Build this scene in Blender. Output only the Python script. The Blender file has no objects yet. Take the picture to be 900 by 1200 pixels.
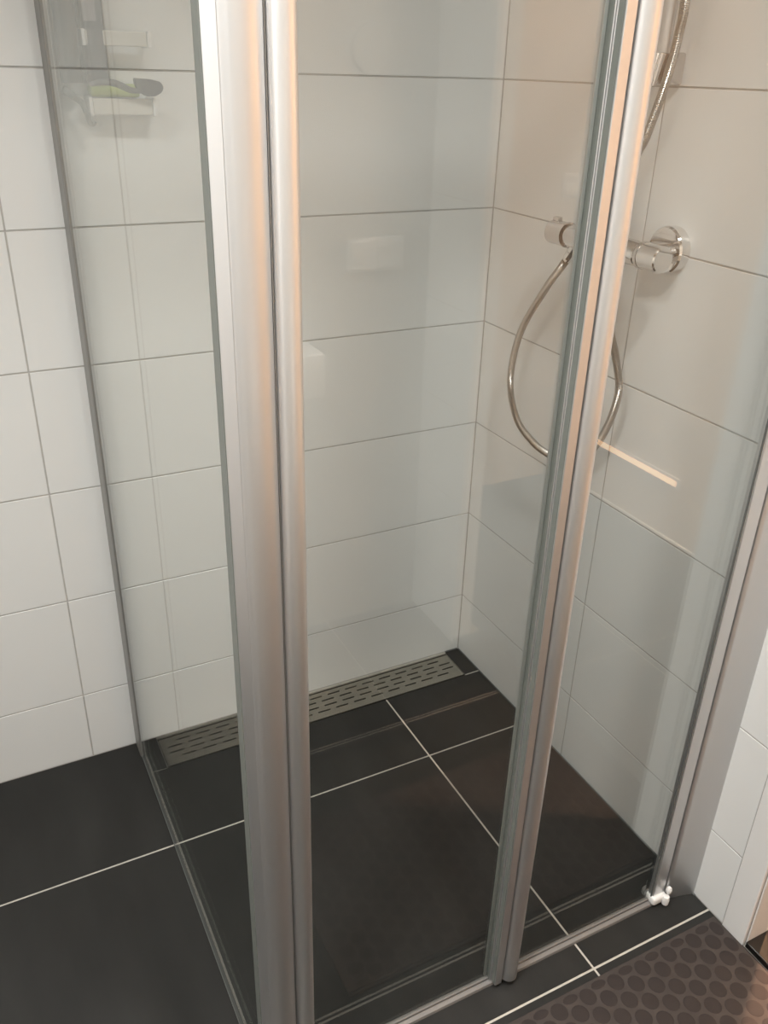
import bpy, bmesh, math, random
from mathutils import Vector, Matrix

random.seed(7)
sc = bpy.context.scene
C = sc.collection

# ------------------------------------------------------------------ camera
CAM = (-1.1158, -1.6462, 1.4425)
YAW, PITCH, ROLL, FPX = 0.4855, -0.4763, 0.0300, 1008.72
fw = Vector((math.sin(YAW) * math.cos(PITCH), math.cos(YAW) * math.cos(PITCH), math.sin(PITCH)))
rt = Vector((math.cos(YAW), -math.sin(YAW), 0))
up = rt.cross(fw)
r2 = rt * math.cos(ROLL) + up * math.sin(ROLL)
u2 = -rt * math.sin(ROLL) + up * math.cos(ROLL)
cd = bpy.data.cameras.new('camera')
cam = bpy.data.objects.new('camera', cd)
C.objects.link(cam)
M3 = Matrix((r2, u2, -fw)).transposed()
cam.matrix_world = Matrix.Translation(CAM) @ M3.to_4x4()
cd.sensor_fit = 'AUTO'
cd.sensor_width = 36.0
cd.lens = FPX / 1200.0 * 36.0
cd.clip_start = 0.02
sc.camera = cam

# ------------------------------------------------------------------ world, lights, exposure
w = bpy.data.worlds.new('world')
sc.world = w
w.use_nodes = True
w.node_tree.nodes['Background'].inputs[0].default_value = (0.9, 0.93, 1.0, 1)
w.node_tree.nodes['Background'].inputs[1].default_value = 0.02


def area(name, loc, rot, size, energy, col, sy=None):
    l = bpy.data.lights.new(name, 'AREA')
    l.energy = energy
    l.color = col
    l.size = size
    if sy:
        l.shape = 'RECTANGLE'
        l.size_y = sy
    o = bpy.data.objects.new(name, l)
    o.location = loc
    o.rotation_euler = rot
    C.objects.link(o)
    return o


# bathroom ceiling lamp and the warm bulb of the hallway beyond the doorway
b1 = area('bathroom_ceiling_light', (-1.50, -1.32, 2.46), (0, 0, 0), 0.25, 34.5, (1.0, 0.99, 0.965))
b1.data.spread = math.radians(120)
b2 = area('doorside_ceiling_light', (-0.55, -1.42, 2.46), (0, 0, 0), 0.15, 19, (1.0, 0.985, 0.955))
b2.data.spread = math.radians(140)
hl = bpy.data.lights.new('hallway_bulb_light', 'POINT')
hl.energy = 140
hl.color = (1.0, 0.75, 0.57)
hl.shadow_soft_size = 0.05
ho = bpy.data.objects.new('hallway_bulb_light', hl)
ho.location = (0.64, -0.68, 2.15)
C.objects.link(ho)

h2 = bpy.data.lights.new('jamb_fill_light', 'SPOT')  # added unseen spot: washes the hall end wall to brighten the door jamb
h2.energy = 150
h2.color = (1.0, 0.66, 0.46)
h2.spot_size = math.radians(64)
h2.spot_blend = 0.6
h2.shadow_soft_size = 0.05
ho2 = bpy.data.objects.new('jamb_fill_light', h2)
ho2.location = (0.50, -1.75, 2.42)
ho2.rotation_euler = Vector((0.12, -0.87, -1.60)).to_track_quat('-Z', 'Y').to_euler()
C.objects.link(ho2)
sp_ = bpy.data.lights.new('hallway_spot_light', 'SPOT')
sp_.energy = 700
sp_.color = (1.0, 0.60, 0.38)
sp_.spot_size = math.radians(22)
sp_.spot_blend = 0.4
sp_.shadow_soft_size = 0.03
so = bpy.data.objects.new('hallway_spot_light', sp_)
so.location = (0.64, -0.68, 2.42)
so.rotation_euler = Vector((-0.04 - 0.64, -1.12 + 0.68, -2.42)).to_track_quat('-Z', 'Y').to_euler()
C.objects.link(so)

vs = sc.view_settings
vs.view_transform = 'Standard'
vs.look = 'None'
vs.gamma = 1.0
vs.use_curve_mapping = False
vs.exposure = -0.38
try:
    sc.cycles.transparent_max_bounces = 24
except Exception:
    pass


# ------------------------------------------------------------------ materials
def srgb(r, g, b):
    f = lambda c: (c / 255 / 12.92) if c / 255 <= 0.04045 else ((c / 255 + 0.055) / 1.055) ** 2.4
    return (f(r), f(g), f(b), 1)


def mat(name, col, rough=0.5, metal=0.0, spec=0.5, noise=0.0, nscale=20.0, bump=0.0, bscale=80.0, stretch=None,
        emit=None, estr=0.0, trans=0.0, aniso=0.0, coat=0.0):
    m = bpy.data.materials.new(name)
    m.use_nodes = True
    nt = m.node_tree
    b = nt.nodes['Principled BSDF']
    c4 = tuple(col) if len(col) == 4 else tuple(col) + (1,)
    b.inputs['Base Color'].default_value = c4
    b.inputs['Roughness'].default_value = rough
    b.inputs['Metallic'].default_value = metal
    b.inputs['Specular IOR Level'].default_value = spec
    b.inputs['Transmission Weight'].default_value = trans
    b.inputs['Anisotropic'].default_value = aniso
    b.inputs['Coat Weight'].default_value = coat
    if emit:
        b.inputs['Emission Color'].default_value = tuple(emit) + (1,)
        b.inputs['Emission Strength'].default_value = estr
    tc = nt.nodes.new('ShaderNodeTexCoord')
    mp = nt.nodes.new('ShaderNodeMapping')
    nt.links.new(tc.outputs['Object'], mp.inputs[0])
    if stretch:
        mp.inputs['Scale'].default_value = stretch
    if noise > 0:
        n = nt.nodes.new('ShaderNodeTexNoise')
        n.inputs['Scale'].default_value = nscale
        n.inputs['Detail'].default_value = 6
        nt.links.new(mp.outputs[0], n.inputs['Vector'])
        mr = nt.nodes.new('ShaderNodeMapRange')
        mr.inputs[1].default_value = 0.25
        mr.inputs[2].default_value = 0.75
        mr.inputs[3].default_value = 1 - noise
        mr.inputs[4].default_value = 1 + noise
        nt.links.new(n.outputs[0], mr.inputs[0])
        mx = nt.nodes.new('ShaderNodeVectorMath')
        mx.operation = 'SCALE'
        mx.inputs[0].default_value = c4[:3]
        nt.links.new(mr.outputs[0], mx.inputs['Scale'])
        nt.links.new(mx.outputs[0], b.inputs['Base Color'])
    if bump > 0:
        n2 = nt.nodes.new('ShaderNodeTexNoise')
        n2.inputs['Scale'].default_value = bscale
        n2.inputs['Detail'].default_value = 3
        nt.links.new(mp.outputs[0], n2.inputs['Vector'])
        bp = nt.nodes.new('ShaderNodeBump')
        bp.inputs['Strength'].default_value = bump
        bp.inputs['Distance'].default_value = 0.002
        nt.links.new(n2.outputs[0], bp.inputs['Height'])
        nt.links.new(bp.outputs[0], b.inputs['Normal'])
    return m


def glass_mat(name, tint=(0.980, 0.986, 0.980), ior=1.5):
    """Clear toughened glass: straight transmission plus Fresnel reflection on both faces."""
    m = bpy.data.materials.new(name)
    m.use_nodes = True
    nt = m.node_tree
    for n in list(nt.nodes):
        nt.nodes.remove(n)
    out = nt.nodes.new('ShaderNodeOutputMaterial')
    mix = nt.nodes.new('ShaderNodeMixShader')
    tr = nt.nodes.new('ShaderNodeBsdfTransparent')
    tr.inputs[0].default_value = tint + (1,)
    gl = nt.nodes.new('ShaderNodeBsdfGlossy')
    gl.inputs['Roughness'].default_value = 0.0
    gl.inputs['Color'].default_value = (0.95, 0.97, 0.96, 1)
    fr = nt.nodes.new('ShaderNodeFresnel')
    geo = nt.nodes.new('ShaderNodeNewGeometry')
    mr = nt.nodes.new('ShaderNodeMapRange')   # rays inside the pane meet the same Fresnel curve
    mr.inputs[3].default_value = ior
    mr.inputs[4].default_value = 1 / ior
    nt.links.new(geo.outputs['Backfacing'], mr.inputs[0])
    nt.links.new(mr.outputs[0], fr.inputs['IOR'])
    nt.links.new(fr.outputs[0], mix.inputs[0])
    nt.links.new(tr.outputs[0], mix.inputs[1])
    nt.links.new(gl.outputs[0], mix.inputs[2])
    nt.links.new(mix.outputs[0], out.inputs[0])
    return m


MAT = {}
MAT['tile'] = mat('white_glazed_tile', (0.735, 0.74, 0.725), 0.30, noise=0.012, nscale=6, bump=0.02, bscale=25)
MAT['grout'] = mat('grey_wall_grout', (0.47, 0.455, 0.43), 0.9, noise=0.08, nscale=60)
MAT['floortile'] = mat('anthracite_floor_tile', (0.0185, 0.0180, 0.0165), 0.55, spec=0.28, noise=0.30, nscale=5, bump=0.10, bscale=55,
                       stretch=(2.2, 0.7, 1))
MAT['floorgrout'] = mat('pale_floor_grout', (0.48, 0.45, 0.40), 0.9, noise=0.12, nscale=50)
MAT['paint'] = mat('white_wall_paint', (0.72, 0.71, 0.69), 0.8, bump=0.05, bscale=120)
MAT['frontgrey'] = mat('beige_grey_matt', (0.40, 0.39, 0.365), 0.8, bump=0.05, bscale=120)  # even beige-grey, darker than the other walls
MAT['ceiling'] = mat('white_ceiling_paint', (0.78, 0.77, 0.75), 0.9, bump=0.04)
MAT['trim'] = mat('white_lacquered_wood', (0.76, 0.755, 0.74), 0.35, bump=0.02)
MAT['sill'] = mat('polished_black_stone', (0.012, 0.011, 0.010), 0.06, noise=0.3, nscale=90)
MAT['hallwall'] = mat('warm_hall_paint', (0.68, 0.60, 0.50), 0.85, bump=0.05, bscale=100)
MAT['wood'] = mat('oak_hall_floor', (0.30, 0.17, 0.085), 0.4, noise=0.35, nscale=6, stretch=(12, 1, 1))
MAT['alu'] = mat('satin_aluminium', (0.74, 0.735, 0.73), 0.40, metal=0.97, bump=0.015, bscale=6, stretch=(120, 120, 1))
MAT['alu2'] = mat('brushed_aluminium', (0.67, 0.67, 0.67), 0.42, metal=0.95, bump=0.02, bscale=6, stretch=(140, 140, 1))
MAT['greyprofile'] = mat('dull_grey_profile', (0.30, 0.295, 0.28), 0.42, metal=0.6)
MAT['railgrey'] = mat('matt_grey_rail', (0.20, 0.19, 0.18), 0.6, metal=0.2)
MAT['stripgrey'] = mat('grey_green_strip', (0.155, 0.165, 0.15), 0.5)
MAT['gasket'] = mat('grey_rubber_gasket', (0.10, 0.105, 0.10), 0.55)
MAT['lip'] = mat('translucent_seal', (0.55, 0.57, 0.55), 0.35, trans=0.6)
MAT['glass'] = glass_mat('clear_shower_glass')
MAT['chrome'] = mat('polished_chrome', (0.80, 0.79, 0.78), 0.07, metal=1.0)
MAT['satin'] = mat('satin_chrome', (0.66, 0.655, 0.65), 0.24, metal=1.0)
MAT['hose'] = mat('steel_hose', (0.46, 0.44, 0.41), 0.28, metal=1.0)
MAT['steel'] = mat('brushed_stainless_steel', (0.40, 0.38, 0.33), 0.36, metal=1.0, noise=0.08, nscale=4, stretch=(3, 60, 1))
MAT['black'] = mat('dark_drain_void', (0.012, 0.012, 0.011), 0.9)
MAT['matbase'] = mat('brown_grey_rubber', (0.052, 0.043, 0.039), 0.85, spec=0.25, noise=0.15, nscale=40, bump=0.1, bscale=300)
MAT['matdot'] = mat('dark_brown_rubber', (0.032, 0.0255, 0.0235), 0.8, spec=0.25, noise=0.15, nscale=40, bump=0.1, bscale=300)
MAT['plastic'] = mat('white_plastic', (0.76, 0.75, 0.73), 0.35, bump=0.01)
MAT['offwhite'] = mat('cream_plastic', (0.56, 0.54, 0.49), 0.4, bump=0.01)
MAT['bottle'] = mat('slate_blue_plastic', (0.030, 0.034, 0.050), 0.35, noise=0.05)
MAT['bottle2'] = mat('charcoal_plastic', (0.025, 0.026, 0.028), 0.35, noise=0.05)
MAT['label'] = mat('grey_paper_label', (0.22, 0.21, 0.22), 0.6, noise=0.1)
MAT['green'] = mat('lime_green_plastic', (0.33, 0.42, 0.05), 0.5, noise=0.05)
MAT['razor'] = mat('dark_brown_plastic', (0.030, 0.022, 0.020), 0.45, noise=0.05)
MAT['ceramic'] = mat('white_ceramic', (0.82, 0.82, 0.81), 0.08, coat=0.3)
MAT['led'] = mat('warm_light_strip', (1, 0.8, 0.6), 0.5, emit=(1.0, 0.60, 0.34), estr=5.0)


# ------------------------------------------------------------------ helpers
def link(name, bm, m, parent=None, smooth=False):
    me = bpy.data.meshes.new(name)
    bmesh.ops.recalc_face_normals(bm, faces=bm.faces)
    bm.to_mesh(me)
    bm.free()
    if m:
        me.materials.append(MAT[m])
    if smooth:
        for p in me.polygons:
            p.use_smooth = True
        try:
            me.set_sharp_from_angle(angle=math.radians(35))
        except Exception:
            pass
    o = bpy.data.objects.new(name, me)
    C.objects.link(o)
    if parent:
        o.parent = parent
    return o


def tag(o, label=None, cat=None, group=None, kind=None):
    if label:
        o['label'] = label
    if cat:
        o['category'] = cat
    if group:
        o['group'] = group
    if kind:
        o['kind'] = kind
    return o


def empty(name, loc=(0, 0, 0)):
    o = bpy.data.objects.new(name, None)
    o.location = loc
    o.empty_display_size = 0.05
    C.objects.link(o)
    return o


def box(bm, x0, x1, y0, y1, z0, z1, bev=0.0, seg=1):
    vs_ = [bm.verts.new((x, y, z)) for z in (z0, z1) for y in (y0, y1) for x in (x0, x1)]
    q = [(0, 2, 3, 1), (4, 5, 7, 6), (0, 1, 5, 4), (2, 6, 7, 3), (0, 4, 6, 2), (1, 3, 7, 5)]
    fs = [bm.faces.new([vs_[i] for i in f]) for f in q]
    if bev > 0:
        ed = list({e for f in fs for e in f.edges})
        bmesh.ops.bevel(bm, geom=ed, offset=bev, segments=seg, affect='EDGES', profile=0.5)
    return bm


def bx(*a, **k):
    return box(bmesh.new(), *a, **k)


def prism(bm, pts, z0, z1, bev=0.0):
    """vertical extrusion of a plan outline"""
    n = len(pts)
    lo = [bm.verts.new((p[0], p[1], z0)) for p in pts]
    hi = [bm.verts.new((p[0], p[1], z1)) for p in pts]
    caps = [bm.faces.new(lo[::-1]), bm.faces.new(hi)]
    for i in range(n):
        j = (i + 1) % n
        bm.faces.new((lo[i], lo[j], hi[j], hi[i]))
    if bev > 0:
        ed = list({e for f in caps for e in f.edges})
        bmesh.ops.bevel(bm, geom=ed, offset=bev, segments=2, affect='EDGES', profile=0.5)
    return bm


def arc(cx, cy, r, a0, a1, n, ry=None):
    ry = ry or r
    return [(cx + r * math.cos(math.radians(a0 + (a1 - a0) * i / n)), cy + ry * math.sin(math.radians(a0 + (a1 - a0) * i / n)))
            for i in range(n + 1)]


def lathe(bm, prof, origin, axis, seg=32):
    """prof: list of (distance along axis, radius)"""
    ax = Vector(axis).normalized()
    t = Vector((0, 0, 1)) if abs(ax.z) < 0.9 else Vector((1, 0, 0))
    u = ax.cross(t).normalized()
    v = ax.cross(u)
    o = Vector(origin)
    rings = []
    for d, r in prof:
        if r < 1e-6:
            rings.append([bm.verts.new(o + ax * d)])
        else:
            rings.append([bm.verts.new(o + ax * d + u * r * math.cos(2 * math.pi * i / seg) + v * r * math.sin(2 * math.pi * i / seg))
                          for i in range(seg)])
    for a, b in zip(rings, rings[1:]):
        for i in range(seg):
            j = (i + 1) % seg
            if len(a) == 1 and len(b) == 1:
                continue
            if len(a) == 1:
                bm.faces.new((a[0], b[i], b[j]))
            elif len(b) == 1:
                bm.faces.new((a[i], a[j], b[0]))
            else:
                bm.faces.new((a[i], a[j], b[j], b[i]))
    return bm


def catmull(pts, n):
    P = [Vector(p) for p in pts]
    P = [P[0] * 2 - P[1]] + P + [P[-1] * 2 - P[-2]]
    out = []
    for i in range(1, len(P) - 2):
        for k in range(n):
            t = k / n
            out.append(0.5 * ((2 * P[i]) + (-P[i - 1] + P[i + 1]) * t + (2 * P[i - 1] - 5 * P[i] + 4 * P[i + 1] - P[i + 2]) * t * t
                              + (-P[i - 1] + 3 * P[i] - 3 * P[i + 1] + P[i + 2]) * t ** 3))
    out.append(P[-2])
    return out


def sweep(bm, path, radf, seg=12):
    path = [Vector(p) for p in path]
    nrm = None
    rings = []
    for i, p in enumerate(path):
        tg = (path[min(i + 1, len(path) - 1)] - path[max(i - 1, 0)]).normalized()
        if nrm is None:
            nrm = tg.cross(Vector((1, 0, 0.3))).normalized()
        nrm = (nrm - tg * nrm.dot(tg)).normalized()
        b = tg.cross(nrm)
        r = radf(i) if callable(radf) else radf
        rings.append([bm.verts.new(p + nrm * r * math.cos(2 * math.pi * k / seg) + b * r * math.sin(2 * math.pi * k / seg))
                      for k in range(seg)])
    for a, b in zip(rings, rings[1:]):
        for i in range(seg):
            j = (i + 1) % seg
            bm.faces.new((a[i], a[j], b[j], b[i]))
    bm.faces.new(rings[0][::-1])
    bm.faces.new(rings[-1])
    return bm


# ------------------------------------------------------------------ room shell
Z1, RH = 0.1778, 0.25           # first wall joint, tile row height
JW = 0.0030                     # wall joint width
RC = 0.0014                     # how far the tiles stand proud of the grout
H = 2.5                         # ceiling height
DOOR0, DOOR1 = -1.025, -1.78    # doorway in the right wall
XL, YF = -2.05, -2.02           # left wall, wall behind the photographer
WT = 0.055                       # right wall thickness

rows = [0.0] + [Z1 + RH * k for k in range(10) if Z1 + RH * k < H - 0.02] + [H]

tile_cache = {}


def tile_mesh(name, dx, dy, dz, bev, m):
    key = (name, round(dx, 4), round(dy, 4), round(dz, 4))
    if key not in tile_cache:
        bm = bx(-dx / 2, dx / 2, -dy / 2, dy / 2, -dz / 2, dz / 2, bev=bev)
        me = bpy.data.meshes.new(name)
        bmesh.ops.recalc_face_normals(bm, faces=bm.faces)
        bm.to_mesh(me)
        bm.free()
        me.materials.append(MAT[m])
        tile_cache[key] = me
    return tile_cache[key]


def put_tile(name, x0, x1, y0, y1, z0, z1, bev, m, parent):
    me = tile_mesh(name, x1 - x0, y1 - y0, z1 - z0, bev, m)
    o = bpy.data.objects.new(name, me)
    o.location = ((x0 + x1) / 2, (y0 + y1) / 2, (z0 + z1) / 2)
    C.objects.link(o)
    o.parent = parent
    return o


# back wall
wall_back = tag(link('wall_back', bx(XL - 0.1, 0.0 + WT, RC, 0.12, -0.05, H), 'grout'), kind='structure')
xs = [0.0, -0.493, -0.993, -1.493, XL]
for a, b in zip(xs, xs[1:]):
    for z0, z1 in zip(rows, rows[1:]):
        put_tile('wall_tile', b + JW / 2, a - JW / 2, 0.0, RC, z0 + JW / 2, z1 - JW / 2, 0.0005, 'tile', wall_back)

# right wall with the doorway
bm = bmesh.new()
box(bm, RC, WT, DOOR0, RC, -0.05, H)
box(bm, RC, WT, YF - 0.1, DOOR1, -0.05, H)
box(bm, RC, WT, DOOR1, DOOR0, 2.06, H)
wall_right = tag(link('wall_right', bm, 'grout'), kind='structure')
ys = [0.0, -0.469, -0.974]
for a, b in zip(ys, ys[1:]):
    for z0, z1 in zip(rows, rows[1:]):
        put_tile('wall_tile', 0.0, RC, b + JW / 2, a - JW / 2, z0 + JW / 2, z1 - JW / 2, 0.0005, 'tile', wall_right)
for z0, z1 in zip(rows, rows[1:]):
    put_tile('wall_tile', 0.0, RC, YF + JW / 2, DOOR1 - 0.055 - JW / 2, z0 + JW / 2, z1 - JW / 2, 0.0005, 'tile', wall_right)

wall_left = tag(link('wall_left', bx(XL - 0.1, XL, YF - 0.1, 0.0, -0.05, H), 'paint'), kind='structure')
wall_front = tag(link('wall_front', bx(XL, RC, YF - 0.1, YF, -0.05, H), 'frontgrey'), kind='structure')
ceil = tag(link('ceiling', bx(XL - 0.1, 1.3, -3.4, 0.4, H, H + 0.08), 'ceiling'), kind='structure')

# doorway casing, jamb lining and stone sill
bm = bmesh.new()
box(bm, -0.004, 0.004, DOOR0, -0.9755, 0.0, 2.11, bev=0.002, seg=2)
box(bm, -0.004, 0.004, DOOR1 - 0.052, DOOR1, 0.0, 2.11, bev=0.002, seg=2)
box(bm, -0.004, 0.004, DOOR1, DOOR0, 2.06, 2.11, bev=0.002, seg=2)
trim1 = tag(link('trim_1', bm, 'trim'), 'white lacquered casing strip of the doorway at the right edge', kind='structure')
bm = bmesh.new()
box(bm, 0.0042, WT + 0.002, DOOR0 - 0.003, DOOR0, 0.0, 2.06, bev=0.001, seg=2)
box(bm, 0.0042, WT + 0.002, DOOR1, DOOR1 + 0.003, 0.0, 2.06, bev=0.001, seg=2)
box(bm, 0.003, WT + 0.004, DOOR1, DOOR0, 2.048, 2.06, bev=0.002, seg=2)
link('jamb_lining', bm, 'trim', trim1)
tag(link('trim_2', bx(0.0, WT + 0.045, DOOR1 + 0.003, DOOR0 - 0.003, 0.0, 0.014, bev=0.0015, seg=2), 'sill'),
    'polished black stone door sill with a sharp front edge', kind='structure')

# hallway beyond the doorway
tag(link('wall_hall_far', bx(1.0, 1.1, -3.4, 0.4, -0.05, H), 'hallwall'), kind='structure')
tag(link('wall_hall_left', bx(WT, 1.0, 0.3, 0.4, -0.05, H), 'hallwall'), kind='structure')
tag(link('wall_hall_right', bx(WT, 1.0, -2.72, -2.62, -0.05, H), 'hallwall'), kind='structure')
bm = bmesh.new()
box(bm, WT, WT + 0.006, DOOR0 + 0.05, 0.3, 0, H)
box(bm, WT, WT + 0.006, -2.62, DOOR1 - 0.05, 0, H)
tag(link('wall_hall_near', bm, 'hallwall'), kind='structure')
hall_floor = tag(link('floor_hall', bx(WT, 1.0, -2.62, 0.3, -0.06, -0.0016), 'floorgrout'), kind='structure')
for xa, xb in ((WT + 0.047, 0.45), (0.45, 1.0)):
    for ya, yb in ((-2.62, -2.14), (-2.14, -1.54), (-1.54, -0.94), (-0.94, -0.34), (-0.34, 0.3)):
        put_tile('floor_tile', xa + 0.002, xb - 0.002, ya + 0.002, yb - 0.002, -0.0016, 0.0, 0.0006, 'floortile', hall_floor)
tag(link('baseboard_hall', bx(0.988, 1.0, -2.62, 0.3, 0.0, 0.012, bev=0.002), 'trim'), kind='structure')

# bathroom floor: grout bed with a recess for the drain, tiles on top
DX0, DX1, DY0, DY1 = -0.848, -0.043, -0.1121, -0.006
ZG = -0.0016
bm = bmesh.new()
box(bm, XL - 0.1, WT, YF - 0.1, DY0, -0.06, ZG)
box(bm, XL - 0.1, DX0, DY0, 0.02, -0.06, ZG)
box(bm, DX1, WT, DY0, 0.02, -0.06, ZG)
box(bm, DX0, DX1, DY1, 0.02, -0.06, ZG)
floor = tag(link('floor', bm, 'floorgrout'), kind='structure')
FJ = 0.0042
fx = [0.0, -0.2833, -0.8833, -1.4833, XL]
fy = [0.0, -0.3352, -0.9384, -1.5416, YF]


def ftile(x0, x1, y0, y1):
    put_tile('floor_tile', x0 + FJ / 2, x1 - FJ / 2, y0 + FJ / 2, y1 - FJ / 2, ZG, 0.0, 0.0006, 'floortile', floor)


for i in range(4):
    for j in range(4):
        x1, x0, y1, y0 = fx[i], fx[i + 1], fy[j], fy[j + 1]
        if j == 0 and i < 2:
            y1 = -0.1102
        ftile(x0, x1 + (FJ / 2 if i == 0 else 0), y0, y1 + (FJ / 2 if (j == 0 and i > 1) else 0))
ftile(DX1 - FJ / 2, 0.0 + FJ / 2, -0.1102, 0.0)
put_tile('floor_tile', -0.8833 + FJ / 2, DX0 - 0.0005, -0.1095, -0.0005, ZG, 0.0, 0.0006, 'floortile', floor)
# silicone seam along the wall foot
bm = bmesh.new()
box(bm, -0.0035, 0.0, -0.905, -0.004, 0.0, 0.004, bev=0.0015)
box(bm, DX1, -0.0035, -0.004, 0.0, 0.0, 0.004, bev=0.0015)
tag(link('trim_3', bm, 'gasket'), 'thin grey silicone seam at the foot of the shower wall', kind='structure')

# ------------------------------------------------------------------ linear drain
drain = tag(empty('floor_drain', (-0.4455, -0.057, 0)), 'long slotted stainless steel drain strip along the back wall', 'drain')


def rel(o):
    """keep the mesh where it was modelled when its parent stands elsewhere"""
    o.matrix_parent_inverse = Matrix.Translation(o.parent.location).inverted() if o.parent else Matrix()
    return o


PX0, PX1, PY0, PY1, PT, PB = -0.845, -0.046, -0.1075, -0.014, -0.0005, -0.0030
bm = bmesh.new()
vc = {}


def V(x, y, z):
    k_ = (round(x, 5), round(y, 5), round(z, 5))
    if k_ not in vc:
        vc[k_] = bm.verts.new(k_)
    return vc[k_]


PER, SL, SW = 0.0495, 0.033, 0.0045
bands = []
rowspec = [(-0.029, -0.0975), (-0.047, -0.0720), (-0.066, -0.0720), (-0.084, -0.0975)]
cuts = [PY1]
for yc, ph in rowspec:
    cuts += [yc + SW / 2, yc - SW / 2]
cuts += [PY0]
for bi in range(len(cuts) - 1):
    ya, yb = cuts[bi + 1], cuts[bi]
    if bi % 2 == 0:
        segs = [(PX0, PX1, True)]
    else:
        yc, ph = rowspec[bi // 2]
        segs = []
        x = PX1
        c = ph
        while c - SL / 2 > PX0 + 0.006:
            segs.append((c + SL / 2, x, True))
            segs.append((c - SL / 2, c + SL / 2, False))
            x = c - SL / 2
            c -= PER
        segs.append((PX0, x, True))
    for xa, xb, solid in segs:
        if solid:
            bm.faces.new((V(xa, ya, PT), V(xb, ya, PT), V(xb, yb, PT), V(xa, yb, PT)))
        else:
            for (p, q) in (((xa, ya), (xb, ya)), ((xb, ya), (xb, yb)), ((xb, yb), (xa, yb)), ((xa, yb), (xa, ya))):
                bm.faces.new([bm.verts.new(t) for t in ((p[0], p[1], PT), (q[0], q[1], PT), (q[0], q[1], PB), (p[0], p[1], PB))])
for (p, q) in (((PX0, PY0), (PX1, PY0)), ((PX1, PY0), (PX1, PY1)), ((PX1, PY1), (PX0, PY1)), ((PX0, PY1), (PX0, PY0))):
    bm.faces.new([bm.verts.new(t) for t in ((p[0], p[1], PT), (q[0], q[1], PT), (q[0], q[1], PB), (p[0], p[1], PB))])
rel(link('slotted_cover', bm, 'steel', drain))
bm = bmesh.new()                                    # narrow rim round the cover
box(bm, DX0, DX1, DY1 - 0.0045, DY1, -0.030, -0.0002)
box(bm, DX0, DX1, DY0, DY0 + 0.0018, -0.030, -0.0060)
box(bm, DX0, DX0 + 0.0015, DY0 + 0.0018, DY1 - 0.0045, -0.030, -0.0012)
box(bm, DX1 - 0.0015, DX1, DY0 + 0.0018, DY1 - 0.0045, -0.030, -0.0012)
rel(link('rim', bm, 'steel', drain))
rel(link('trough', bx(DX0 + 0.0015, DX1 - 0.0015, DY0 + 0.0018, DY1 - 0.0045, -0.034, -0.012), 'black', drain))

# ------------------------------------------------------------------ shower enclosure
GX, GY, TOP = -0.8895, -0.874, 1.95
enc = tag(empty('shower_enclosure', (GX, GY, 0)), 'glass shower cubicle with satin aluminium profiles and folding door', 'shower cubicle')
sg = rel(link('side_glass', bx(GX - 0.0025, GX + 0.0025, -0.868, -0.012, 0.003, TOP - 0.01, bev=0.0006), 'glass', enc))
rel(link('bottom_seal', bx(GX - 0.0032, GX + 0.0032, -0.866, -0.054, 0.0005, 0.0045, bev=0.001), 'gasket', sg))
wp = bmesh.new()
prism(wp, [(GX - 0.0055, 0.0), (GX - 0.0055, -0.048), (GX - 0.004, -0.0545), (GX + 0.004, -0.0545), (GX + 0.0055, -0.048),
           (GX + 0.0055, 0.0)], 0.0005, TOP, bev=0.0006)
o = rel(link('side_wall_profile', wp, 'greyprofile', enc))
wp = prism(bmesh.new(), [(GX + 0.0040, -0.0545), (GX + 0.0040, -0.0600), (GX + 0.0052, -0.0600), (GX + 0.0055, -0.0535)], 0.0005, TOP)
rel(link('glazing_bead', wp, 'alu', o))
# corner post
pp = [(-0.8830, -0.850), (-0.8860, -0.852), (-0.8860, -0.868), (-0.8925, -0.870), (-0.8925, -0.8895), (-0.8822, -0.8985), (-0.8818, -0.8978),
      (-0.8800, -0.8995), (-0.8730, -0.9025), (-0.8650, -0.9035), (-0.8580, -0.9028), (-0.8520, -0.9005), (-0.8425, -0.8945), (-0.8405, -0.8900),
      (-0.8405, -0.866), (-0.8830, -0.866)]
post = rel(link('corner_post', prism(bmesh.new(), pp, 0.0005, TOP, bev=0.0008), 'alu2', enc, smooth=True))
rel(link('side_strip', bx(-0.8936, -0.8924, -0.8885, -0.8700, 0.0005, TOP - 0.01), 'stripgrey', post))  # dark reflection on the post's left face, put in as a coloured strip


# folding door: two leaves
def glass_leaf(x0, x1):
    return rel(link('door_leaf', bx(x0, x1, GY - 0.0020, GY + 0.0020, 0.018, TOP - 0.02, bev=0.0006), 'glass', enc))


leafA = glass_leaf(-0.826, -0.470)
hp = arc(-0.8252, -0.8885, 0.0138, 180, 360, 16)
hp = [(-0.8390, -0.866)] + hp + [(-0.8114, -0.866)]
rel(link('hinge_profile', prism(bmesh.new(), hp, 0.012, TOP - 0.015, bev=0.001), 'alu', leafA, smooth=True))
mp_ = [(-0.4720, -0.8650), (-0.4720, -0.8790), (-0.4714, -0.8797), (-0.4694, -0.8797), (-0.4688, -0.8804), (-0.4688, -0.8918), (-0.4680, -0.8925),
       (-0.4556, -0.8925), (-0.4548, -0.8918), (-0.4548, -0.8650)]
rel(link('meeting_profile', prism(bmesh.new(), mp_, 0.010, TOP - 0.015), 'alu2', leafA))
rel(link('seal_lip', bx(-0.4775, -0.4722, -0.8700, -0.8672, 0.014, TOP - 0.02), 'lip', leafA))
rel(link('bottom_seal', bx(-0.8150, -0.4725, -0.8770, -0.8712, 0.0095, 0.0150, bev=0.0008), 'railgrey', leafA))

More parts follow.
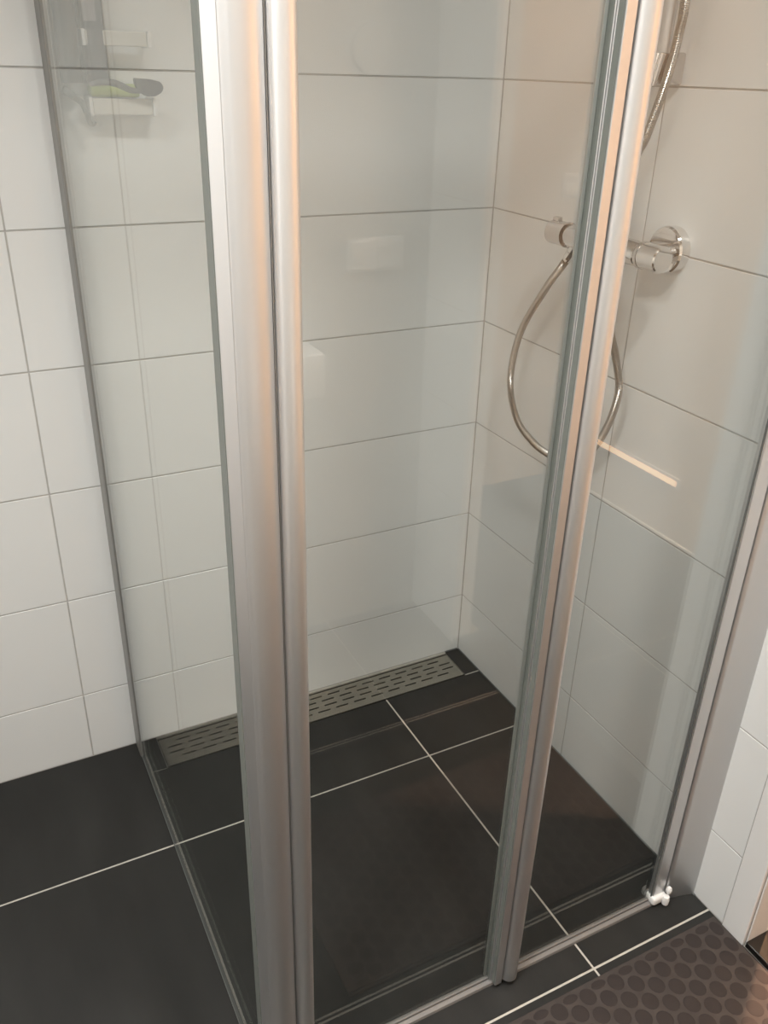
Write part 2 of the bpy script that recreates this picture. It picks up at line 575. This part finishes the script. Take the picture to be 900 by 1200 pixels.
rel(link('gap_filler', bx(-0.8404, -0.8391, -0.8912, -0.8700, 0.012, TOP - 0.016), 'greyprofile', leafA))  # added gap filler; dull grey stands in for shade between post and hinge
rel(link('side_strip', bx(-0.4727, -0.4721, -0.8785, -0.8655, 0.012, TOP - 0.016), 'stripgrey', leafA))  # grey-green strip laid over the profile's left face
rel(link('side_strip', bx(-0.4695, -0.4689, -0.8905, -0.8812, 0.012, TOP - 0.016), 'stripgrey', leafA))  # second grey-green strip, on the forward step of the left face

leafB = glass_leaf(-0.432, -0.084)
rp = arc(-0.4370, -0.8860, 0.0150, 180, 360, 20)
rp = [(-0.4520, -0.8650)] + rp + [(-0.4220, -0.8650)]
rel(link('hinge_profile', prism(bmesh.new(), rp, 0.014, TOP - 0.015, bev=0.003), 'alu', leafB, smooth=True))
rel(link('hinge_gasket', bx(-0.4547, -0.4521, -0.8865, -0.8700, 0.016, TOP - 0.016), 'gasket', leafB))
rel(link('wall_side_profile', prism(bmesh.new(), [(-0.0970, -0.8700), (-0.0970, -0.8805), (-0.0955, -0.8825), (-0.0690, -0.8825), (-0.0680, -0.8815),
                                                  (-0.0680, -0.8660), (-0.0900, -0.8660)], 0.026, TOP - 0.02), 'alu2', leafB))
rel(link('edge_gasket', bx(-0.0990, -0.0971, -0.8800, -0.8775, 0.022, TOP - 0.02), 'gasket', leafB))
rel(link('bottom_seal', bx(-0.4215, -0.1000, -0.8770, -0.8712, 0.0095, 0.0150, bev=0.0008), 'railgrey', leafB))
# fixed wall profile with the white pivot
cp = [(-0.0660, -0.8620), (-0.0660, -0.8835), (-0.0640, -0.8850)] + [(-0.062 + 0.062 * t, -0.8855 - 0.0130 * (t ** 1.4)) for t in
                                                                      [i / 10 for i in range(1, 11)]] + [(0.0, -0.8620)]
dwp = rel(link('door_wall_profile', prism(bmesh.new(), cp, 0.0005, TOP), 'alu2', enc, smooth=True))
bm = bmesh.new()
box(bm, -0.1000, -0.0665, -0.8905, -0.8660, 0.006, 0.0255, bev=0.005, seg=3)
lathe(bm, [(0, 0.0), (0, 0.0065), (0.012, 0.0075), (0.019, 0.006), (0.021, 0.0)], (-0.072, -0.8930, 0.006), (0, 0, 1), 16)
lathe(bm, [(0, 0.0), (0.0, 0.004), (0.007, 0.006), (0.012, 0.0055), (0.0155, 0.003), (0.0165, 0.0)], (-0.0655, -0.8905, 0.0285), (0, 0, 1), 16)
pv = rel(link('pivot_clip', bm, 'plastic', dwp, smooth=True))
pv['label'] = 'white plastic pivot'
# threshold rail on the floor
tp = [(-0.0100, 0.0), (-0.0090, 0.0055), (-0.0035, 0.0085), (0.0035, 0.0085), (0.0085, 0.0050), (0.0095, 0.0)]
bm = bmesh.new()
ra = [bm.verts.new((-0.8450, GY + a, 0.0004 + z)) for a, z in tp]
rb = [bm.verts.new((-0.0665, GY + a, 0.0004 + z)) for a, z in tp]
bm.faces.new(ra)
bm.faces.new(rb[::-1])
for i in range(len(tp)):
    j = (i + 1) % len(tp)
    bm.faces.new((ra[i], ra[j], rb[j], rb[i]))
rel(link('threshold_rail', bm, 'railgrey', enc))
# head rail (above the frame)
bm = bmesh.new()
box(bm, GX - 0.010, -0.0005, GY - 0.013, GY + 0.011, TOP, TOP + 0.025, bev=0.002)
box(bm, GX - 0.010, GX + 0.010, GY + 0.011, -0.0005, TOP, TOP + 0.025, bev=0.002)
rel(link('head_rail', bm, 'alu2', enc))

# ------------------------------------------------------------------ thermostatic mixer, hose, riser rail
mix_ = tag(empty('shower_mixer', (0, -0.435, 1.18)), 'chrome thermostatic bar mixer on the right shower wall', 'shower mixer')
MX, MZ = -0.062, 1.178
bm = bmesh.new()
lathe(bm, [(0, 0.0), (0, 0.019), (0.003, 0.0205), (0.185, 0.0205), (0.188, 0.019), (0.188, 0)], (MX, -0.348, MZ), (0, -1, 0), 40)
rel(link('bar_body', bm, 'chrome', mix_, smooth=True))
for nm, y, d in (('temperature_knob', -0.338, 1), ('flow_knob', -0.546, -1)):
    bm = bmesh.new()
    lathe(bm, [(0, 0.0), (0, 0.0195), (0.002, 0.0215), (0.040, 0.0215), (0.0425, 0.0195), (0.043, 0.0)], (MX, y, MZ), (0, d, 0), 40)
    kn = rel(link(nm, bm, 'satin' if d > 0 else 'chrome', mix_, smooth=True))
    bm = bmesh.new()
    lathe(bm, [(0, 0.0), (0, 0.0225), (0.006, 0.0225), (0.006, 0.0)], (MX, y - 0.0055 * d, MZ), (0, d, 0), 40)
    rel(link('collar', bm, 'satin', kn, smooth=True))
    if d > 0:
        bm = bx(MX - 0.006, MX + 0.006, y + 0.024, y + 0.039, MZ + 0.019, MZ + 0.0275, bev=0.002, seg=2)
        rel(link('safety_button', bm, 'satin', kn, smooth=True))
for y in (-0.545, -0.395):
    bm = bmesh.new()
    lathe(bm, [(0, 0.0), (0, 0.0385), (0.018, 0.0385), (0.0215, 0.036), (0.0225, 0.030), (0.0225, 0.0)], (-0.0003, y, 1.184), (-1, 0, 0), 48)
    es = rel(link('escutcheon', bm, 'chrome', mix_, smooth=True))
    bm = bmesh.new()
    lathe(bm, [(0, 0.0), (0, 0.015), (0.028, 0.015), (0.028, 0.0)], (-0.022, y, 1.181), (-1, 0, 0), 24)
    rel(link('wall_union', bm, 'chrome', es, smooth=True))
bm = bmesh.new()
lathe(bm, [(0, 0.0), (0, 0.011), (0.016, 0.011), (0.018, 0.009), (0.018, 0.0)], (MX, -0.3700, MZ - 0.0130), (0, 0.61, -0.79), 24)
rel(link('hose_outlet', bm, 'chrome', mix_, smooth=True))

hose = tag(empty('shower_hose', (-0.06, -0.36, 0.75)), 'flexible steel shower hose hanging in a loop below the mixer', 'shower hose')
hp_ = [(-0.062, -0.3500, 1.1390), (-0.062, -0.3350, 1.1210), (-0.061, -0.2910, 1.0680), (-0.060, -0.224, 0.965), (-0.060, -0.205, 0.858),
       (-0.060, -0.240, 0.783), (-0.058, -0.300, 0.752), (-0.056, -0.355, 0.744), (-0.053, -0.412, 0.752), (-0.050, -0.468, 0.790), (-0.048, -0.504, 0.855),
       (-0.045, -0.517, 0.930), (-0.045, -0.495, 0.990), (-0.043, -0.470, 1.035), (-0.032, -0.456, 1.100), (-0.030, -0.452, 1.200), (-0.042, -0.456, 1.295),
       (-0.050, -0.493, 1.355), (-0.052, -0.519, 1.430), (-0.054, -0.533, 1.494), (-0.060, -0.541, 1.560), (-0.075, -0.535, 1.72), (-0.085, -0.510, 1.86)]
path = catmull(hp_, 60)
rel(link('hose_tube', sweep(bmesh.new(), path, lambda i: 0.0074 if i % 2 else 0.0066, 10), 'hose', hose, smooth=True))
bm = bmesh.new()
lathe(bm, [(0, 0.0), (0, 0.0100), (0.014, 0.0100), (0.020, 0.0085), (0.020, 0.0)], (-0.062, -0.3588, 1.1505), (0, 0.61, -0.79), 16)
rel(link('coupling_nut', bm, 'chrome', hose))

rail = tag(empty('shower_rail', (0, -0.49, 1.43)), 'chrome riser rail with fluted end bracket above the mixer', 'shower rail')
bm = bmesh.new()
pr = arc(-0.045, -0.487, 0.0105, 0, 360, 28, 0.0225)[:-1]
prism(bm, pr, 1.474, 2.12, bev=0.001)
rel(link('rail_tube', bm, 'alu2', rail, smooth=True))
bm = bmesh.new()
nfl = 20
lo, hi = [], []
for i in range(nfl * 2):
    a = 2 * math.pi * i / (nfl * 2)
    k = 1.0 if i % 2 else 0.86
    lo.append(bm.verts.new((-0.045 + 0.0095 * k * math.cos(a), -0.478 + 0.009 * k * math.sin(a), 1.428)))
    hi.append(bm.verts.new((-0.045 + 0.0125 * k * math.cos(a), -0.484 + 0.0155 * k * math.sin(a), 1.474)))
bm.faces.new(lo[::-1])
bm.faces.new(hi)
for i in range(nfl * 2):
    j = (i + 1) % (nfl * 2)
    bm.faces.new((lo[i], lo[j], hi[j], hi[i]))
rel(link('fluted_end', bm, 'chrome', rail))
rel(link('wall_bracket', bx(-0.034, -0.0003, -0.5020, -0.4630, 1.430, 1.476, bev=0.003, seg=2), 'satin', rail, smooth=True))
bm = bmesh.new()
bx2 = box(bm, -0.034, -0.0003, -0.5020, -0.4630, 2.07, 2.116, bev=0.003, seg=2)
rel(link('wall_bracket', bm, 'satin', rail, smooth=True))

# ------------------------------------------------------------------ small rack with bottles and razor (back wall, left)
rack = tag(empty('shower_rack', (-0.78, 0, 1.37)), 'small white wall rack behind the side glass at top left', 'rack')
RY = -0.045
rel(link('upper_rail', bx(-0.832, -0.735, RY - 0.004, RY + 0.002, 1.4620, 1.4840, bev=0.002, seg=2), 'offwhite', rack))
rel(link('lower_rail', bx(-0.832, -0.735, RY - 0.004, RY + 0.002, 1.3610, 1.3860, bev=0.002, seg=2), 'offwhite', rack))
for z0, z1 in ((1.4610, 1.4850), (1.3590, 1.3880)):
    rel(link('end_cap', bx(-0.7350, -0.7295, RY - 0.010, -0.0003, z0, z1, bev=0.0015, seg=2), 'plastic', rack))
    rel(link('end_cap', bx(-0.8375, -0.8320, RY - 0.006, -0.0003, z0, z1, bev=0.0015, seg=2), 'plastic', rack))
rel(link('tray', bx(-0.8320, -0.7350, RY + 0.002, -0.0003, 1.3610, 1.3660, bev=0.001), 'plastic', rack))


def bottle(name, label, m, cx, cy, z, rx, ry, h, lab=None):
    e = tag(empty(name, (cx, cy, z)), label, 'bottle', 'bottles on the rack behind the side glass')
    prof = [(0.0, 0.90), (0.003, 1.0), (h * 0.86, 1.0), (h * 0.93, 0.86), (h * 0.97, 0.50), (h, 0.42)]
    bm_ = bmesh.new()
    rings = []
    for d, s in prof:
        rings.append([bm_.verts.new((cx + rx * s * math.copysign(abs(math.cos(a)) ** 0.6, math.cos(a)),
                                     cy + ry * s * math.copysign(abs(math.sin(a)) ** 0.6, math.sin(a)), z + d))
                      for a in [2 * math.pi * i / 28 for i in range(28)]])
    for a, b in zip(rings, rings[1:]):
        for i in range(28):
            j = (i + 1) % 28
            bm_.faces.new((a[i], a[j], b[j], b[i]))
    bm_.faces.new(rings[0][::-1])
    bm_.faces.new(rings[-1])
    rel(link('bottle_body', bm_, m, e, smooth=True))
    bm_ = lathe(bmesh.new(), [(0, 0), (0, rx * 0.5), (0.026, rx * 0.48), (0.028, rx * 0.44), (0.028, 0)], (cx, cy, z + h), (0, 0, 1), 20)
    rel(link('cap', bm_, m, e, smooth=True))
    if lab:
        l = rel(link('paper_label', bx(cx + lab[0], cx + lab[1], cy - ry - 0.0008, cy - ry + 0.004, z + lab[2], z + lab[3], bev=0.0004), 'label', e))
    return e


bottle('shampoo_bottle', 'slate dark bottle behind the rails of the white rack', 'bottle', -0.8165, -0.033, 1.4075, 0.0175, 0.018, 0.165,
       (-0.015, 0.004, 0.088, 0.125))
bottle('shampoo_bottle', 'dark grey bottle nearest the glass wall profile, left of the slate one', 'bottle2', -0.8595, -0.045, 1.4075, 0.0165, 0.016, 0.170)
sp = tag(link('green_sponge', bx(-0.8310, -0.7520, -0.041, -0.004, 1.3870, 1.4070, bev=0.005, seg=3), 'green', smooth=True),
         'lime green sponge lying in the white rack under the bottles', 'sponge')
rz = tag(empty('razor', (-0.74, -0.05, 1.40)), 'dark safety razor with its head sticking out of the rack', 'razor')
bm = bmesh.new()
pts = [(-0.7660, 1.4170), (-0.7400, 1.4155), (-0.7240, 1.4120), (-0.7190, 1.4040), (-0.7230, 1.3960), (-0.7360, 1.3900), (-0.7480, 1.3900),
       (-0.7600, 1.3980), (-0.7650, 1.4060)]
f0 = [bm.verts.new((a, -0.072, b)) for a, b in pts]
f1 = [bm.verts.new((a, -0.058, b)) for a, b in pts]
bm.faces.new(f0)
bm.faces.new(f1[::-1])
for i in range(len(pts)):
    j = (i + 1) % len(pts)
    bm.faces.new((f0[i], f0[j], f1[j], f1[i]))
bmesh.ops.bevel(bm, geom=list(bm.edges), offset=0.0015, segments=2, affect='EDGES')
rel(link('razor_head', bm, 'razor', rz))
rel(link('razor_handle', sweep(bmesh.new(), catmull([(-0.752, -0.066, 1.398), (-0.772, -0.066, 1.399), (-0.795, -0.066, 1.408), (-0.815, -0.064, 1.4105),
                                                      (-0.836, -0.062, 1.4060)], 6), lambda i: 0.0035 + 0.002 * math.sin(i * 0.13), 10), 'razor', rz, smooth=True))
hk = tag(empty('hanging_scraper', (-0.85, -0.05, 1.35)), 'grey hooked scraper hanging at the left end of the rack', 'scraper')
bm = sweep(bmesh.new(), catmull([(-0.8760, -0.050, 1.3990), (-0.866, -0.050, 1.3915), (-0.850, -0.050, 1.3800), (-0.844, -0.050, 1.3660), (-0.841, -0.050, 1.3520),
                                 (-0.836, -0.050, 1.3470), (-0.831, -0.050, 1.3510)], 6), lambda i: 0.0065 - 0.0001 * i, 10)
rel(link('scraper_handle', bm, 'gasket', hk, smooth=True))
rel(link('wall_peg', lathe(bmesh.new(), [(0, 0), (0, 0.006), (0.050, 0.004), (0.050, 0)], (-0.866, -0.0003, 1.3915), (0, -1, 0), 14), 'gasket', hk, smooth=True))

# ------------------------------------------------------------------ bath mat
MX0, MX1, MY0, MY1 = -0.705, -0.005, -1.345, -0.9560
mt = tag(link('bath_mat', bx(MX0, MX1, MY0, MY1, 0.0003, 0.0050, bev=0.0015, seg=2), 'matbase'),
         'dark brown rubber bath mat with round studs in front of the shower', 'bath mat')
bm = bmesh.new()
lathe(bm, [(0, 0.0), (0, 1.0), (0.35, 0.97), (0.75, 0.80), (1.0, 0.45), (1.05, 0.0)], (0, 0, 0), (0, 0, 1), 14)
for v in bm.verts:
    v.co.z *= 1.0
me = bpy.data.meshes.new('stud')
bmesh.ops.recalc_face_normals(bm, faces=bm.faces)
bm.to_mesh(me)
bm.free()
me.materials.append(MAT['matdot'])
for p in me.polygons:
    p.use_smooth = True
DXS, DYS, R0 = 0.0312, 0.0362, 0.0156
for i in range(-30, 6):
    for j in range(-3, 20):
        x = -0.081 + DXS * i
        y = -0.9790 - DYS * j - (DYS / 2 if i % 2 else 0)
        xa, xb = max(x - R0, MX0 + 0.005), min(x + R0, MX1 - 0.005)      # studs cut by the border are narrower
        ya, yb = max(y - R0, MY0 + 0.005), min(y + R0, MY1 - 0.005)
        if xb - xa < 0.012 or yb - ya < 0.012:
            continue
        s = bpy.data.objects.new('stud', me)
        s.location = ((xa + xb) / 2, (ya + yb) / 2, 0.0048)
        s.scale = ((xb - xa) / 2, (yb - ya) / 2, 0.0011)
        C.objects.link(s)
        s.parent = mt

# ------------------------------------------------------------------ things behind the photographer, mirrored in the glass
sw = tag(empty('light_switch', (-0.165, YF, 1.05)), 'white double light switch seen only as reflection in the door glass', 'light switch')
rel(link('switch_frame', bx(-0.2280, -0.0760, YF + 0.0003, YF + 0.0090, 1.0000, 1.0800, bev=0.002, seg=2), 'plastic', sw))
for x0 in (-0.2210, -0.1480):
    rel(link('rocker', bx(x0, x0 + 0.0655, YF + 0.0088, YF + 0.0150, 1.0070, 1.0730, bev=0.002, seg=2), 'plastic', sw))
hs = tag(empty('hall_switch', (0.905, -2.62, 1.10)), 'small square switch on the hallway wall mirrored beside the mixer', 'light switch')
rel(link('switch_frame', bx(0.865, 0.945, -2.6197, -2.6110, 1.060, 1.140, bev=0.002, seg=2), 'plastic', hs))
rel(link('rocker', bx(0.873, 0.937, -2.6112, -2.6050, 1.068, 1.132, bev=0.002, seg=2), 'plastic', hs))
rd = tag(empty('wall_knob', (-0.19, YF, 1.475)), 'flat round disc on the wall faintly mirrored above the switch', 'wall disc')
rel(link('disc', lathe(bmesh.new(), [(0, 0), (0, 0.052), (0.010, 0.052), (0.013, 0.048), (0.013, 0.0)], (-0.168, YF + 0.0003, 1.478), (0, 1, 0), 40), 'frontgrey', rd, smooth=True))
bs = tag(empty('washbasin', (-0.6, YF, 0.80)), 'white ceramic washbasin whose corner is mirrored beside the corner post', 'washbasin')
bm = bmesh.new()
BX0, BX1, BY0, BY1, BZ0, BZ1 = -0.800, -0.385, YF + 0.0005, -1.780, 0.785, 0.885
box(bm, BX0, BX1, BY0, BY1, BZ0, BZ1, bev=0.006, seg=3)
rel(link('basin_slab', bm, 'ceramic', bs, smooth=True))
bm = bmesh.new()
box(bm, BX0 + 0.05, BX1 - 0.05, BY0 + 0.06, BY1 - 0.03, BZ1 + 0.0002, BZ1 + 0.0022, bev=0.0008)
rel(link('bowl_rim', bm, 'ceramic', bs))
rel(link('tap', sweep(bmesh.new(), catmull([(-0.60, BY0 + 0.03, BZ1), (-0.60, BY0 + 0.03, BZ1 + 0.08), (-0.60, BY0 + 0.06, BZ1 + 0.10), (-0.60, BY0 + 0.11, BZ1 + 0.085)], 6), 0.009, 12),
         'chrome', bs, smooth=True))
ls = tag(empty('light_strip', (0.99, -2.15, 0.2)), 'glowing warm light strip low on the hallway wall mirrored as a slanted line', 'light strip')
rel(link('strip_housing', bx(0.9885, 0.9998, -2.5600, -1.975, 0.199, 0.235, bev=0.001), 'trim', ls))
rel(link('diffuser', bx(0.9860, 0.9886, -2.5500, -1.982, 0.207, 0.227, bev=0.0005), 'led', ls))
